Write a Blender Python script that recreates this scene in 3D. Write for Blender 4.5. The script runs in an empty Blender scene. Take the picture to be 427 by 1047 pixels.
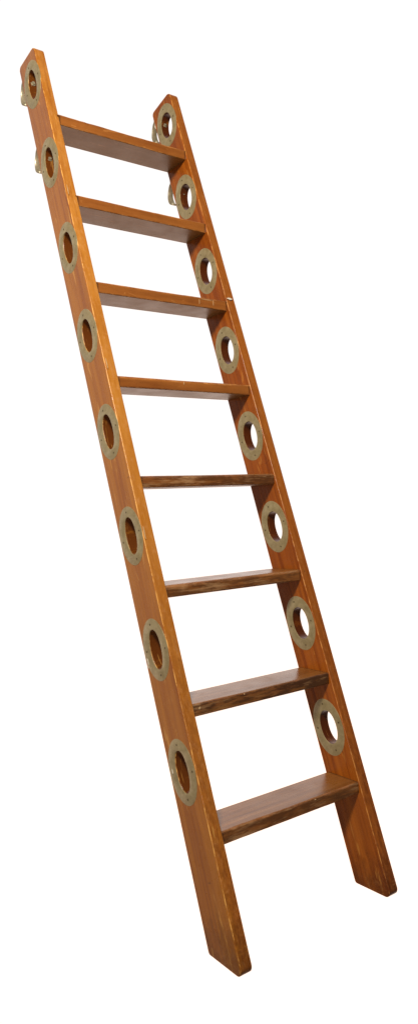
import bpy, bmesh, math, random
from mathutils import Matrix, Vector
random.seed(4)
scene = bpy.context.scene
col = scene.collection

# ---------------------------------------------------------------- camera
cam_d = bpy.data.cameras.new('camera'); cam = bpy.data.objects.new('camera', cam_d); col.objects.link(cam)
cam_d.sensor_fit = 'VERTICAL'; cam_d.sensor_height = 36.0; cam_d.lens = 0.740845 * 36.0
cam_d.shift_y = -2.76 / 1047
cam_d.clip_start = 0.05; cam_d.clip_end = 200
R3 = Matrix(((0.805662, 0.04157, -0.590915), (-0.590107, -0.030906, -0.806733), (-0.051799, 0.998657, -0.00037)))
M4 = R3.to_4x4(); M4.translation = Vector((-1.029017, -1.341892, 1.02718))
cam.matrix_world = M4
scene.camera = cam

# ---------------------------------------------------------------- world: white studio cyclorama behind, dim studio behind the camera
world = bpy.data.worlds.new('World'); scene.world = world; world.use_nodes = True
wt = world.node_tree; wt.nodes.clear()
wo = wt.nodes.new('ShaderNodeOutputWorld'); bg = wt.nodes.new('ShaderNodeBackground')
tc = wt.nodes.new('ShaderNodeTexCoord')
dot = wt.nodes.new('ShaderNodeVectorMath'); dot.operation = 'DOT_PRODUCT'
dot.inputs[1].default_value = (0.591, 0.807, 0.0)
ramp = wt.nodes.new('ShaderNodeValToRGB')
ramp.color_ramp.elements[0].position = 0.64; ramp.color_ramp.elements[0].color = (0.085, 0.078, 0.07, 1)
ramp.color_ramp.elements[1].position = 0.82; ramp.color_ramp.elements[1].color = (1.10, 1.03, 1.0, 1)
mp = wt.nodes.new('ShaderNodeMapRange'); mp.inputs[1].default_value = -1; mp.inputs[2].default_value = 1
wt.links.new(tc.outputs['Generated'], dot.inputs[0]); wt.links.new(dot.outputs['Value'], mp.inputs[0])
wt.links.new(mp.outputs[0], ramp.inputs[0])
# the sweep's floor side is a warmer, brighter white than its wall
sxw = wt.nodes.new('ShaderNodeSeparateXYZ'); wt.links.new(tc.outputs['Generated'], sxw.inputs[0])
mz = wt.nodes.new('ShaderNodeMapRange'); mz.inputs[1].default_value = 0.05; mz.inputs[2].default_value = -0.35
wt.links.new(sxw.outputs[2], mz.inputs[0])
tint = wt.nodes.new('ShaderNodeMix'); tint.data_type = 'RGBA'
tint.inputs[6].default_value = (1, 1, 1, 1); tint.inputs[7].default_value = (1.38, 1.14, 1.0, 1)
wt.links.new(mz.outputs[0], tint.inputs[0])
mulw = wt.nodes.new('ShaderNodeMix'); mulw.data_type = 'RGBA'; mulw.blend_type = 'MULTIPLY'; mulw.inputs[0].default_value = 1
wt.links.new(ramp.outputs[0], mulw.inputs[6]); wt.links.new(tint.outputs[2], mulw.inputs[7])
wt.links.new(mulw.outputs[2], bg.inputs[0])
bg.inputs[1].default_value = 1.02
wt.links.new(bg.outputs[0], wo.inputs[0])

# ---------------------------------------------------------------- studio lamps
def area(name, loc, target, size, power, color):
    l = bpy.data.lights.new(name, 'AREA'); l.shape = 'SQUARE'; l.size = size; l.energy = power; l.color = color
    o = bpy.data.objects.new(name, l); col.objects.link(o); o.location = loc
    o.rotation_euler = (Vector(target) - Vector(loc)).to_track_quat('-Z', 'Y').to_euler()
    return o
area('key_softbox', (-1.45, -1.15, 2.95), (0.1, 0.5, 1.8), 0.45, 110, (1.0, 0.93, 0.82))
area('low_softbox', (-1.9, -1.9, 0.9), (0.2, 0.2, 0.6), 1.0, 15, (1.0, 0.95, 0.88))

# ---------------------------------------------------------------- exposure / view
vs = scene.view_settings
vs.view_transform = 'Standard'; vs.look = 'None'; vs.exposure = 0.0; vs.gamma = 1.0
scene.render.engine = 'CYCLES'

# ---------------------------------------------------------------- materials
class NT:
    def __init__(s, name):
        s.m = bpy.data.materials.new(name); s.m.use_nodes = True; s.t = s.m.node_tree; s.t.nodes.clear()
        s.out = s.n('ShaderNodeOutputMaterial'); s.p = s.n('ShaderNodeBsdfPrincipled'); s.l(s.p.outputs[0], s.out.inputs[0])
        s.tc = s.n('ShaderNodeTexCoord')
    def n(s, k, **kw):
        x = s.t.nodes.new(k)
        for a, b in kw.items(): setattr(x, a, b)
        return x
    def l(s, a, b): s.t.links.new(a, b)
    def noise(s, scale, detail=4, rough=.6, loc=(0, 0, 0), dist=0.0):
        mpn = s.n('ShaderNodeMapping'); mpn.inputs['Scale'].default_value = scale; mpn.inputs['Location'].default_value = loc
        oi = s.n('ShaderNodeObjectInfo'); add = s.n('ShaderNodeVectorMath', operation='ADD')
        mul = s.n('ShaderNodeMath', operation='MULTIPLY'); mul.inputs[1].default_value = 7.3
        s.l(oi.outputs['Random'], mul.inputs[0]); s.l(s.tc.outputs['Object'], add.inputs[0]); s.l(mul.outputs[0], add.inputs[1])
        s.l(add.outputs[0], mpn.inputs[0])
        t = s.n('ShaderNodeTexNoise'); t.inputs['Scale'].default_value = 1; t.inputs['Detail'].default_value = detail
        t.inputs['Roughness'].default_value = rough; t.inputs['Distortion'].default_value = dist
        s.l(mpn.outputs[0], t.inputs[0]); return t.outputs[0]
    def rng(s, v, a, b, c=0.0, d=1.0):
        r = s.n('ShaderNodeMapRange'); r.inputs[1].default_value = a; r.inputs[2].default_value = b
        r.inputs[3].default_value = c; r.inputs[4].default_value = d; s.l(v, r.inputs[0]); return r.outputs[0]
    def math(s, op, a, b):
        x = s.n('ShaderNodeMath', operation=op)
        for i, v in enumerate((a, b)):
            if isinstance(v, (int, float)): x.inputs[i].default_value = v
            else: s.l(v, x.inputs[i])
        return x.outputs[0]
    def mix(s, f, a, b, mode='MIX'):
        x = s.n('ShaderNodeMix', data_type='RGBA', blend_type=mode)
        for sock, v in ((x.inputs[0], f), (x.inputs[6], a), (x.inputs[7], b)):
            if isinstance(v, (int, float)): sock.default_value = v
            elif isinstance(v, tuple): sock.default_value = (*v, 1)
            else: s.l(v, sock)
        return x.outputs[2]

def edge_mask(N, sn, plate):
    """arrises: the rounded corners between faces, found from the object-space normal"""
    a = [N.math('ABSOLUTE', sn.outputs[k], 0) for k in range(3)]
    m = N.math('MAXIMUM', N.math('MAXIMUM', a[0], a[1]), a[2])
    e = N.rng(m, .985, .90)
    return N.math('MULTIPLY', e, N.rng(a[0], .12, .3)) if plate else e

def wood(name, grain, base, dark, light, wear, front_wear, rough=(.26, .42), stain=0.0, scuffed=False, pale_amt=.45):
    """varnished mahogany; grain = axis index the fibres run along (object space)"""
    N = NT(name)
    def sc(across, along): v = [across] * 3; v[grain] = along; return tuple(v)
    g1 = N.noise(sc(95, 3.0), 6, .62, dist=.25)
    g2 = N.noise(sc(22, 1.1), 4, .55, (3, 1, 2), .5)
    pores = N.noise(sc(420, 14), 3, .7, (1, 5, 2))
    blot = N.noise((7, 7, 4.5), 4, .6, (9, 2, 4))
    c = N.mix(N.rng(g1, .34, .64), dark, base)
    c = N.mix(N.rng(g2, .42, .72, 0, .55), c, light)
    c = N.mix(N.rng(blot, .52, .72, 0, .45), c, dark)
    c = N.mix(N.rng(pores, .60, .72, 0, .45), c, tuple(x * .45 for x in dark))
    sx = N.n('ShaderNodeSeparateXYZ'); N.l(N.tc.outputs['Object'], sx.inputs[0])
    # front edge rubbed by feet and hands
    ge = N.n('ShaderNodeNewGeometry'); 
    vt = N.n('ShaderNodeVectorTransform', vector_type='NORMAL', convert_from='WORLD', convert_to='OBJECT')
    N.l(ge.outputs['Normal'], vt.inputs[0]); sn = N.n('ShaderNodeSeparateXYZ'); N.l(vt.outputs[0], sn.inputs[0])
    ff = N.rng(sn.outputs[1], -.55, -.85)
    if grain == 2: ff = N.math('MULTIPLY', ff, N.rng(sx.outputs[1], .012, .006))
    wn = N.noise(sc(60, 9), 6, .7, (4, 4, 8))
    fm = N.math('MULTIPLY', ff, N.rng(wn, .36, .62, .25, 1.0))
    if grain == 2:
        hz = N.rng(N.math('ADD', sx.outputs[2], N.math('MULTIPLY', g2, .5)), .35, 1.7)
        front_c = N.mix(hz, (.33, .10, .022), wear)  # front edge tone runs from red-brown low down to golden higher up
    else: front_c = wear
    c = N.mix(N.math('MULTIPLY', fm, front_wear), c, front_c)
    if grain == 2:
        # mottled varnish loss on the front edge, darker blotches towards the foot
        mt = N.noise((110, 110, 45), 6, .78, (8, 3, 3))
        c = N.mix(N.math('MULTIPLY', ff, N.rng(mt, .52, .68, 0, .5)), c, tuple(x * k for x, k in zip(wear, (1.05, 1.15, 2.2))))
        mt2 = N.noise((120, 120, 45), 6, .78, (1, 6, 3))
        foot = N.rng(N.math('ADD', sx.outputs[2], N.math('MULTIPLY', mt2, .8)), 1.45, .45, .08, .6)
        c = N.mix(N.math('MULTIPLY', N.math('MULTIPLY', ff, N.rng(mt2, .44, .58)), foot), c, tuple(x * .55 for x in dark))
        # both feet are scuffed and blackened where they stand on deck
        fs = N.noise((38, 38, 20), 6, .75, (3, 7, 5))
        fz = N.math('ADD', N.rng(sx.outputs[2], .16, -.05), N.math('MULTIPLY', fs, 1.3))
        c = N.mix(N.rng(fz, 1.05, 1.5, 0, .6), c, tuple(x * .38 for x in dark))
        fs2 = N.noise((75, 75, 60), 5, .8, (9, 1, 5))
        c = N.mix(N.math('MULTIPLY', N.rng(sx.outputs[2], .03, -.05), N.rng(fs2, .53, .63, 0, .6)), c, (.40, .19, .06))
        # shade inside the grip holes, put in as a darker wood colour
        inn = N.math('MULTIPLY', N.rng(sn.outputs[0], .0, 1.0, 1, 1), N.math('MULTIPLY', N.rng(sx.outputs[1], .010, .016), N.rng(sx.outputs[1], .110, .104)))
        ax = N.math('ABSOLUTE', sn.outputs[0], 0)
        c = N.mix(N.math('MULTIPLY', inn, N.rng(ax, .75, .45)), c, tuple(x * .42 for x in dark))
    else:
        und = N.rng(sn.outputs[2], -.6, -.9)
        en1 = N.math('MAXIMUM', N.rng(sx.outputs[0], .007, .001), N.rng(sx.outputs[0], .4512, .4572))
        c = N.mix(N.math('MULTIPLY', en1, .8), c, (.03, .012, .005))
        c = N.mix(N.math('MULTIPLY', und, .75), c, (.19, .095, .010))  # undersides pulled to yellow-brown, the warm floor bounce put into the colour
    # worn arrises
    em = edge_mask(N, sn, grain == 2)
    en = N.noise(sc(130, 28), 6, .75, (2, 8, 1))
    em2 = N.math('MULTIPLY', em, N.rng(en, .47, .57))
    pale = tuple(min(1, x * k) for x, k in zip(wear, (1.35, 1.6, 1.9)))
    c = N.mix(N.math('MULTIPLY', em2, .85), c, pale)
    # faint rubs and handling marks
    rb = N.noise((9, 9, 26) if grain == 2 else (26, 9, 9), 6, .8, (5, 9, 1), 1.2)
    c = N.mix(N.rng(rb, .56, .66, 0, .28), c, tuple(x * .8 for x in light))
    ln = N.noise((240, 60, 9) if grain == 2 else (14, 160, 60), 2, .5, (2, 4, 6), .8)
    c = N.mix(N.rng(ln, .66, .70, 0, .40), c, pale)
    # chips and scratches
    ch = N.noise(sc(85, 40), 5, .8, (6, 3, 9))
    c = N.mix(N.rng(ch, .715, .75, 0, .7), c, pale)
    sh = N.noise((150, 30, 60), 3, .6, (6, 1, 3))
    c = N.mix(N.rng(sh, .70, .76, 0, .5), c, tuple(x * .25 for x in dark))
    if scuffed:
        # broken varnish along the nosing: bare timber islands ringed with dirt
        s1 = N.noise((10, 62, 62), 6, .72, (7, 2, 2)); s2 = N.noise((7, 48, 60), 6, .74, (1, 8, 4))
        s1f = N.math('MULTIPLY', s1, N.rng(sn.outputs[1], -.3, -.8, .55, 1.0))
        c = N.mix(N.rng(s1f, .42, .53, 0, stain), c, (.050, .018, .007))
        c = N.mix(N.math('MULTIPLY', N.rng(sn.outputs[1], -.3, -.8, .12, 1.0), N.rng(s2, .51, .66, 0, pale_amt)), c, (.42, .23, .105))
    N.l(c, N.p.inputs['Base Color'])
    rr = N.rng(N.noise((14, 14, 9), 5, .65, (2, 2, 2)), .3, .7, *rough)
    rr = N.math('ADD', rr, N.math('MULTIPLY', em2, .25))
    if grain == 0:
        rr = N.math('ADD', rr, N.math('MULTIPLY', und, .14))      # undersides rougher, to dull the backdrop's reflection
        N.l(N.rng(und, 0, 1, .12, 0), N.p.inputs['Coat Weight'])
        N.l(N.rng(und, 0, 1, .42, .34), N.p.inputs['Specular IOR Level'])
    else: N.p.inputs['Coat Weight'].default_value = .12; N.p.inputs['Specular IOR Level'].default_value = .38
    N.l(rr, N.p.inputs['Roughness'])
    N.p.inputs['Coat Roughness'].default_value = .22
    b = N.n('ShaderNodeBump'); b.inputs['Strength'].default_value = .35; b.inputs['Distance'].default_value = .0012
    hsum = N.math('ADD', N.math('MULTIPLY', g1, .35), N.math('ADD', N.math('MULTIPLY', pores, .25), N.math('MULTIPLY', blot, 1.2)))
    hsum = N.math('SUBTRACT', hsum, N.math('MULTIPLY', em2, .6))
    N.l(hsum, b.inputs['Height']); N.l(b.outputs[0], N.p.inputs['Normal'])
    return N.m

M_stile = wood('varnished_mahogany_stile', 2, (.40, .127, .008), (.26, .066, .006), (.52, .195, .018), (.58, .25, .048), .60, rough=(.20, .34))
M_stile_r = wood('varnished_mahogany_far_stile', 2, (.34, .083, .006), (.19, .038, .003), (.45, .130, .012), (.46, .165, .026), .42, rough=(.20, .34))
M_step = wood('varnished_mahogany_tread', 0, (.29, .088, .014), (.17, .044, .007), (.38, .13, .022), (.40, .14, .030), .35, rough=(.18, .34))
M_step_worn = wood('scuffed_mahogany_tread', 0, (.25, .100, .022), (.15, .052, .010), (.35, .155, .040), (.19, .060, .020), .6,
                   rough=(.20, .38), stain=.85, scuffed=True, pale_amt=.8)
M_step_rubbed = wood('rubbed_mahogany_tread', 0, (.25, .094, .019), (.15, .048, .009), (.35, .145, .036), (.25, .078, .022), .5,
                   rough=(.20, .38), stain=.6, scuffed=True, pale_amt=.85)

def brass(name, c0, c1, c2, metal, rough):
    N = NT(name)
    a = N.noise((45, 45, 45), 5, .7); d = N.noise((220, 220, 220), 4, .7, (3, 3, 3))
    c = N.mix(N.rng(a, .35, .65), c0, c1); c = N.mix(N.rng(d, .62, .70, 0, .7), c, c2)
    N.l(c, N.p.inputs['Base Color']); N.p.inputs['Metallic'].default_value = metal
    N.l(N.rng(d, .3, .7, rough - .08, rough + .12), N.p.inputs['Roughness'])
    b = N.n('ShaderNodeBump'); b.inputs['Strength'].default_value = .2; b.inputs['Distance'].default_value = .0005
    N.l(a, b.inputs['Height']); N.l(b.outputs[0], N.p.inputs['Normal'])
    return N.m
M_ring = brass('tarnished_brass', (.46, .365, .195), (.32, .245, .115), (.15, .105, .045), .38, .40)
M_screw = brass('dull_brass_screw', (.22, .15, .06), (.15, .10, .04), (.05, .03, .01), .6, .45)
M_slot = brass('screw_slot_dirt', (.02, .014, .008), (.03, .02, .01), (.01, .01, .01), 0, .8)
M_hook = brass('weathered_nickel_hook', (.46, .41, .28), (.28, .24, .15), (.14, .10, .05), .5, .36)

# ---------------------------------------------------------------- helpers
def link(name, me, mat, parent, loc=(0, 0, 0), rot=(0, 0, 0)):
    o = bpy.data.objects.new(name, me); col.objects.link(o)
    if mat and not me.materials: me.materials.append(mat)
    o.parent = parent; o.location = loc; o.rotation_euler = rot
    return o

def curve_plate(polys, half, bevel, res=3, smooth=True):
    """closed 2D outlines (first is outer, the rest holes) -> solid with rounded arrises, thickness 2*half"""
    cu = bpy.data.curves.new('tmp', 'CURVE'); cu.dimensions = '2D'; cu.fill_mode = 'BOTH'
    cu.extrude = half - bevel; cu.bevel_depth = bevel; cu.bevel_resolution = res; cu.offset = -bevel
    for pts in polys:
        sp = cu.splines.new('POLY'); sp.points.add(len(pts) - 1)
        for p, (x, y) in zip(sp.points, pts): p.co = (x, y, 0, 1)
        sp.use_cyclic_u = True
    o = bpy.data.objects.new('tmp', cu); col.objects.link(o)
    dg = bpy.context.evaluated_depsgraph_get(); me = bpy.data.meshes.new_from_object(o.evaluated_get(dg))
    bpy.data.objects.remove(o); bpy.data.curves.remove(cu)
    bm = bmesh.new(); bm.from_mesh(me)
    bmesh.ops.remove_doubles(bm, verts=bm.verts, dist=1e-5)
    bmesh.ops.recalc_face_normals(bm, faces=bm.faces)
    bm.to_mesh(me); bm.free()
    if smooth:
        me.polygons.foreach_set('use_smooth', [True] * len(me.polygons))
        me.set_sharp_from_angle(angle=math.radians(38))
    return me

def ellipse(cx, cy, rx, ry, n=72, e=2.0):
    out = []
    for i in range(n):
        t = 2 * math.pi * i / n; c, s = math.cos(t), math.sin(t)
        out.append((cx + rx * math.copysign(abs(c) ** (2 / e), c), cy + ry * math.copysign(abs(s) ** (2 / e), s)))
    return out

def rounded(poly, radii, n=6):
    """fillet each corner of a polygon"""
    out = []; L = len(poly)
    for i, (p, r) in enumerate(zip(poly, radii)):
        P = Vector(p); A = (Vector(poly[i - 1]) - P).normalized(); B = (Vector(poly[(i + 1) % L]) - P).normalized()
        ang = A.angle(B) / 2; d = r / math.tan(ang); c = P + (A + B).normalized() * (r / math.sin(ang))
        a = P + A * d - c; b = P + B * d - c
        for k in range(n + 1):
            v = a.lerp(b, k / n).normalized() * r; out.append(tuple(c + v))
    return out

# ladder frame: x across, y from front edge to back edge, z along the stiles
D, TH, WD, PHI = .12, .033, .4582, .315447
RU, RV = .0783, .0565
HU, HV = .0495, .0315
A_L = [2.4548, 2.1638, 1.8670, 1.5803, 1.2874, .9924, .6935, .3962]
A_R = [2.4563, 2.1611, 1.8713, 1.5803, 1.2840, .9896, .6962, .4004]
STEPS = [2.3026, 2.0135, 1.7235, 1.4292, 1.1363, .8398, .5426, .2486]
SH, SD = .0318, .1125

ladder = bpy.data.objects.new('wooden_ladder', None); col.objects.link(ladder)
ladder.location = (0, 0, .044845); ladder.rotation_euler = (-PHI, 0, 0); ladder.empty_display_size = .2
ladder['label'] = 'leaning varnished mahogany ship ladder, eight scuffed steps, brass-ringed oval holes in both rails'
ladder['category'] = 'ladder'

def yz_rot():           # local plate (x, y, z) -> ladder (y, z, x)
    return Matrix(((0, 0, 1), (1, 0, 0), (0, 1, 0)))

def make_stile(name, xc, outline, radii, holes, hv, hu, mat, label):
    polys = [rounded(outline, radii)] + [ellipse(D / 2, z, hv, hu, e=2.15) for z in holes]
    me = curve_plate(polys, TH / 2, .0028)
    me.transform(yz_rot().to_4x4())
    o = link(name, me, mat, ladder, (xc, 0, 0)); o['label'] = label
    wn = o.modifiers.new('weighted', 'WEIGHTED_NORMAL'); wn.keep_sharp = True; wn.weight = 100
    return o

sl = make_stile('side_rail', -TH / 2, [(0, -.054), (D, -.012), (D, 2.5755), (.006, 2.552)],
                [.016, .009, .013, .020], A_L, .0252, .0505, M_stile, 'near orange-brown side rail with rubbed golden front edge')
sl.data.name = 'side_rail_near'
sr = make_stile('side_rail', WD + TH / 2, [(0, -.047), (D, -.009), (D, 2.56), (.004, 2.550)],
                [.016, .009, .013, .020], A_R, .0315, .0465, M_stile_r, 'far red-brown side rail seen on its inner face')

# ---- brass rings, each with its four screws
def ring_mesh(hv, hu):
    me = curve_plate([ellipse(0, 0, RV, RU), ellipse(0, 0, hv, hu, e=2.15)], .0010, .0003, 2)
    me.transform(yz_rot().to_4x4()); me.name = 'ring'; return me
ring_l = ring_mesh(.0262, .0500); ring_r = ring_mesh(.0310, .0460)
def screw_mesh():
    bm = bmesh.new(); n = 16
    prof = [(.0028, 0), (.0028, .0003), (.0022, .0005), (0, .0007)]
    rows = []
    for r, h in prof[:-1]:
        rows.append([bm.verts.new((h, r * math.cos(2 * math.pi * i / n), r * math.sin(2 * math.pi * i / n))) for i in range(n)])
    top = bm.verts.new((prof[-1][1], 0, 0))
    for a, b in zip(rows, rows[1:]):
        for i in range(n): bm.faces.new((a[i], a[(i + 1) % n], b[(i + 1) % n], b[i]))
    for i in range(n): bm.faces.new((rows[-1][i], rows[-1][(i + 1) % n], top))
    # slot
    s = bmesh.ops.create_cube(bm, size=1)['verts']
    for v in s: v.co = (v.co.x * .0004 + .0006, v.co.y * .0042, v.co.z * .0009)
    me = bpy.data.meshes.new('screw'); bm.to_mesh(me); bm.free()
    me.materials.append(M_screw); me.materials.append(M_slot)
    for p in me.polygons[-6:]: p.material_index = 1
    return me
screw_me = screw_mesh()
def rings(xs, side, zs):
    for i, z in enumerate(zs):
        r = link('ring', ring_l if xs < 0 else ring_r, M_ring, ladder, (xs - side * .0006, D / 2 + random.uniform(-.0008, .0008), z), (random.uniform(-.02, .02), 0, 0))
        for k in range(4):
            a = math.pi / 2 * k + random.uniform(-.10, .10) + .03
            ry, rz = (RV + HV) / 2, (RU + HU) / 2
            s = link('screw', screw_me, None, r, (side * .0008, ry * math.sin(a), rz * math.cos(a)), (random.uniform(0, 3.1), 0, 0))
            if side < 0: s.rotation_euler = (random.uniform(0, 3.1), 0, math.pi)
rings(-TH, -1, A_L)
rings(WD, -1, A_R)

# ---- treads: boards with rounded nosing, horizontal when the ladder leans
def make_step(i, s):
    rnd = random.Random(20 + i)
    bm = bmesh.new()
    nx = 60
    prof = []
    r = .0095 if i in (3, 4, 5) else .0060
    def arc(cy, cz, a0, a1, rr, n=5):
        for k in range(n + 1):
            a = a0 + (a1 - a0) * k / n; prof.append((cy + rr * math.cos(a), cz + rr * math.sin(a)))
    arc(r, -r, math.pi / 2, math.pi, r)                     # front top
    arc(.004, -SH + .004, math.pi, 1.5 * math.pi, .004)     # front bottom
    arc(SD - .003, -SH + .003, 1.5 * math.pi, 2 * math.pi, .003)
    arc(SD - .003, -.003, 0, math.pi / 2, .003)
    P = len(prof); rows = []
    ph = [rnd.uniform(0, 6.28) for _ in range(6)]
    nick = [(rnd.uniform(.03, WD - .03), rnd.uniform(.004, .014), rnd.uniform(.0006, .0022)) for _ in range(9 if i > 4 else 4)]
    for k in range(nx + 1):
        x = -.006 + (WD + .012) * k / nx
        w = .0004 * math.sin(x * 37 + ph[0]) + .0003 * math.sin(x * 91 + ph[1])
        for (cx, wd, dp) in nick: w += dp * .6 * math.exp(-((x - cx) / wd) ** 2)
        wear = .0012 * math.exp(-((x - WD / 2) / .13) ** 2)
        row = []
        for (y, z) in prof:
            f = max(0, 1 - y / .02); t = 1 if z > -.012 else (.4 if z < -.026 else .2)
            row.append(bm.verts.new((x, y + w * f * t, z - wear * f * (z > -.012))))
        rows.append(row)
    for a, b in zip(rows, rows[1:]):
        for j in range(P): bm.faces.new((a[j], b[j], b[(j + 1) % P], a[(j + 1) % P]))
    bm.faces.new(rows[0]); bm.faces.new(rows[-1][::-1])
    bmesh.ops.recalc_face_normals(bm, faces=bm.faces)
    me = bpy.data.meshes.new('step'); bm.to_mesh(me); bm.free()
    me.polygons.foreach_set('use_smooth', [True] * len(me.polygons)); me.set_sharp_from_angle(angle=math.radians(40))
    o = link('step', me, M_step if i < 4 else (M_step_worn if i == 6 else M_step_rubbed), ladder, (0, .0027, s), (PHI, 0, 0))
    wn = o.modifiers.new('weighted', 'WEIGHTED_NORMAL'); wn.keep_sharp = True; wn.weight = 90
    if i >= 6: o['label'] = ('scuffed step with chipped front edge and bare timber showing' if i == 6 else 'lowest step, worn brown with a rubbed front edge')
    return o
treads = [make_step(i, s) for i, s in enumerate(STEPS)]

# ---- strap hooks on the back edges of both rails
def hook_mesh(path, width, th):
    """flat strap swept along a path in the y-z plane, rounded tip"""
    pts = [Vector((0, y, z)) for y, z in path]
    # smooth (Catmull-Rom)
    dense = []
    for i in range(len(pts) - 1):
        p0, p1, p2, p3 = pts[max(i - 1, 0)], pts[i], pts[i + 1], pts[min(i + 2, len(pts) - 1)]
        for k in range(6):
            t = k / 6
            dense.append(.5 * ((2 * p1) + (p2 - p0) * t + (2 * p0 - 5 * p1 + 4 * p2 - p3) * t * t + (3 * p1 - p0 - 3 * p2 + p3) * t ** 3))
    dense.append(pts[-1])
    bm = bmesh.new(); rows = []; n = len(dense)
    for i, p in enumerate(dense):
        tg = (dense[min(i + 1, n - 1)] - dense[max(i - 1, 0)]).normalized(); nm = Vector((0, -tg.z, tg.y))
        u = i / (n - 1); w = width * (1 if u < .8 else math.sqrt(max(.06, 1 - ((u - .8) / .2) ** 2 * .9)))
        w *= (1.0 - .25 * math.exp(-((u - .45) / .2) ** 2))
        ring = []
        for (a, b) in ((-1, -.6), (-.85, -1), (.85, -1), (1, -.6), (1, .6), (.85, 1), (-.85, 1), (-1, .6)):
            ring.append(bm.verts.new(p + Vector((a * w / 2, 0, 0)) + nm * (b * th / 2)))
        rows.append(ring)
    for a, b in zip(rows, rows[1:]):
        for j in range(8): bm.faces.new((a[j], b[j], b[(j + 1) % 8], a[(j + 1) % 8]))
    bm.faces.new(rows[0]); bm.faces.new(rows[-1][::-1])
    bmesh.ops.recalc_face_normals(bm, faces=bm.faces)
    me = bpy.data.meshes.new('hook'); bm.to_mesh(me); bm.free()
    me.polygons.foreach_set('use_smooth', [True] * len(me.polygons)); me.set_sharp_from_angle(angle=math.radians(50))
    return me
hook_me = hook_mesh([(.0, .014), (.002, .004), (.014, -.001), (.027, -.012), (.035, -.030), (.035, -.048), (.030, -.060), (.022, -.066)], .026, .0052)
def bolt_mesh():
    bm = bmesh.new()
    # hex nut with a domed bolt end, axis along -y (pointing into the hole)
    for (n, r, h0, h1) in ((6, .0095, 0, .006), (16, .0055, .006, .0095), (24, .0125, -.001, .0009)):
        a = [bm.verts.new((r * math.cos(2 * math.pi * i / n), -h0, r * math.sin(2 * math.pi * i / n))) for i in range(n)]
        b = [bm.verts.new((r * .93 * math.cos(2 * math.pi * i / n), -h1, r * .93 * math.sin(2 * math.pi * i / n))) for i in range(n)]
        for i in range(n): bm.faces.new((a[i], a[(i + 1) % n], b[(i + 1) % n], b[i]))
        bm.faces.new(b)
    bmesh.ops.recalc_face_normals(bm, faces=bm.faces)
    me = bpy.data.meshes.new('bolt'); bm.to_mesh(me); bm.free(); return me
bolt_me = bolt_mesh()
for xc, Z in ((-TH / 2, A_L), (WD + TH / 2, A_R)):
    for z, zb in ((Z[0] + .070, Z[0] + .030), (Z[1] + .103, Z[1] + .036)):
        h = link('hook', hook_me, M_hook, ladder, (xc, D + .0015, z))
        hv = .0252 if xc < 0 else .0315
        link('bolt', bolt_me, M_hook, h, (0, -.0015 - (D / 2 - hv) + .001, zb - z))

# ---- chips of old white paint left on the timber
M_paint = brass('old_white_paint', (.78, .72, .60), (.66, .58, .45), (.45, .33, .2), 0, .6)
M_bare = brass('bare_scraped_timber', (.62, .42, .22), (.50, .30, .13), (.35, .18, .07), 0, .6)
def fleck(x, y, z, w, h, nrm, parent=None):
    """small irregular paint chip lying on a face whose outward normal is nrm ('f' front edge, 'l' outer face, 'b' back edge)"""
    rnd = random.Random(int(z * 1000)); n = 11; pts = []
    for k in range(n):
        a = 2 * math.pi * k / n; r = rnd.uniform(.65, 1.1); pts.append((w / 2 * r * math.cos(a), h / 2 * r * math.sin(a)))
    me = curve_plate([pts], .0006, .0002, 1)
    rot = {'f': (math.pi / 2, 0, 0), 'l': (math.pi / 2, 0, -math.pi / 2), 'b': (math.pi / 2, 0, math.pi)}[nrm]
    me.name = 'paint_chip'
    tan = h > .03 or parent
    link('scrape_mark' if tan else 'paint_chip', me, M_bare if tan and nrm == 'f' else M_paint, parent or ladder, (x, y, z), rot)
fleck(WD + .013, -.0003, 1.731, .022, .009, 'f')
fleck(-TH - .0003, .108, .672, .006, .020, 'l')
fleck(-TH - .0003, .112, .660, .004, .010, 'l')
fleck(-TH - .0003, .104, .400, .005, .014, 'l')
fleck(WD + .004, D + .0003, 2.505, .010, .030, 'b')
fleck(-.029, -.0003, .98, .003, .050, 'f')
fleck(-.0285, -.0003, 1.46, .0025, .040, 'f')
fleck(-.029, -.0003, 2.02, .0025, .036, 'f')

# scrape marks on the tread fronts
fleck(.352, -.0003, -.016, .0022, .020, 'f', treads[2]); fleck(.405, -.0003, -.014, .0020, .018, 'f', treads[2])
fleck(.378, .0002, -.0062, .050, .0022, 'f', treads[2])
fleck(.215, -.0003, -.010, .0028, .010, 'f', treads[3]); fleck(.02, -.0003, -.012, .007, .007, 'f', treads[6])
fleck(.16, .0005, -.0042, .004, .004, 'f', treads[6]); fleck(.30, .0006, -.0045, .006, .003, 'f', treads[7])
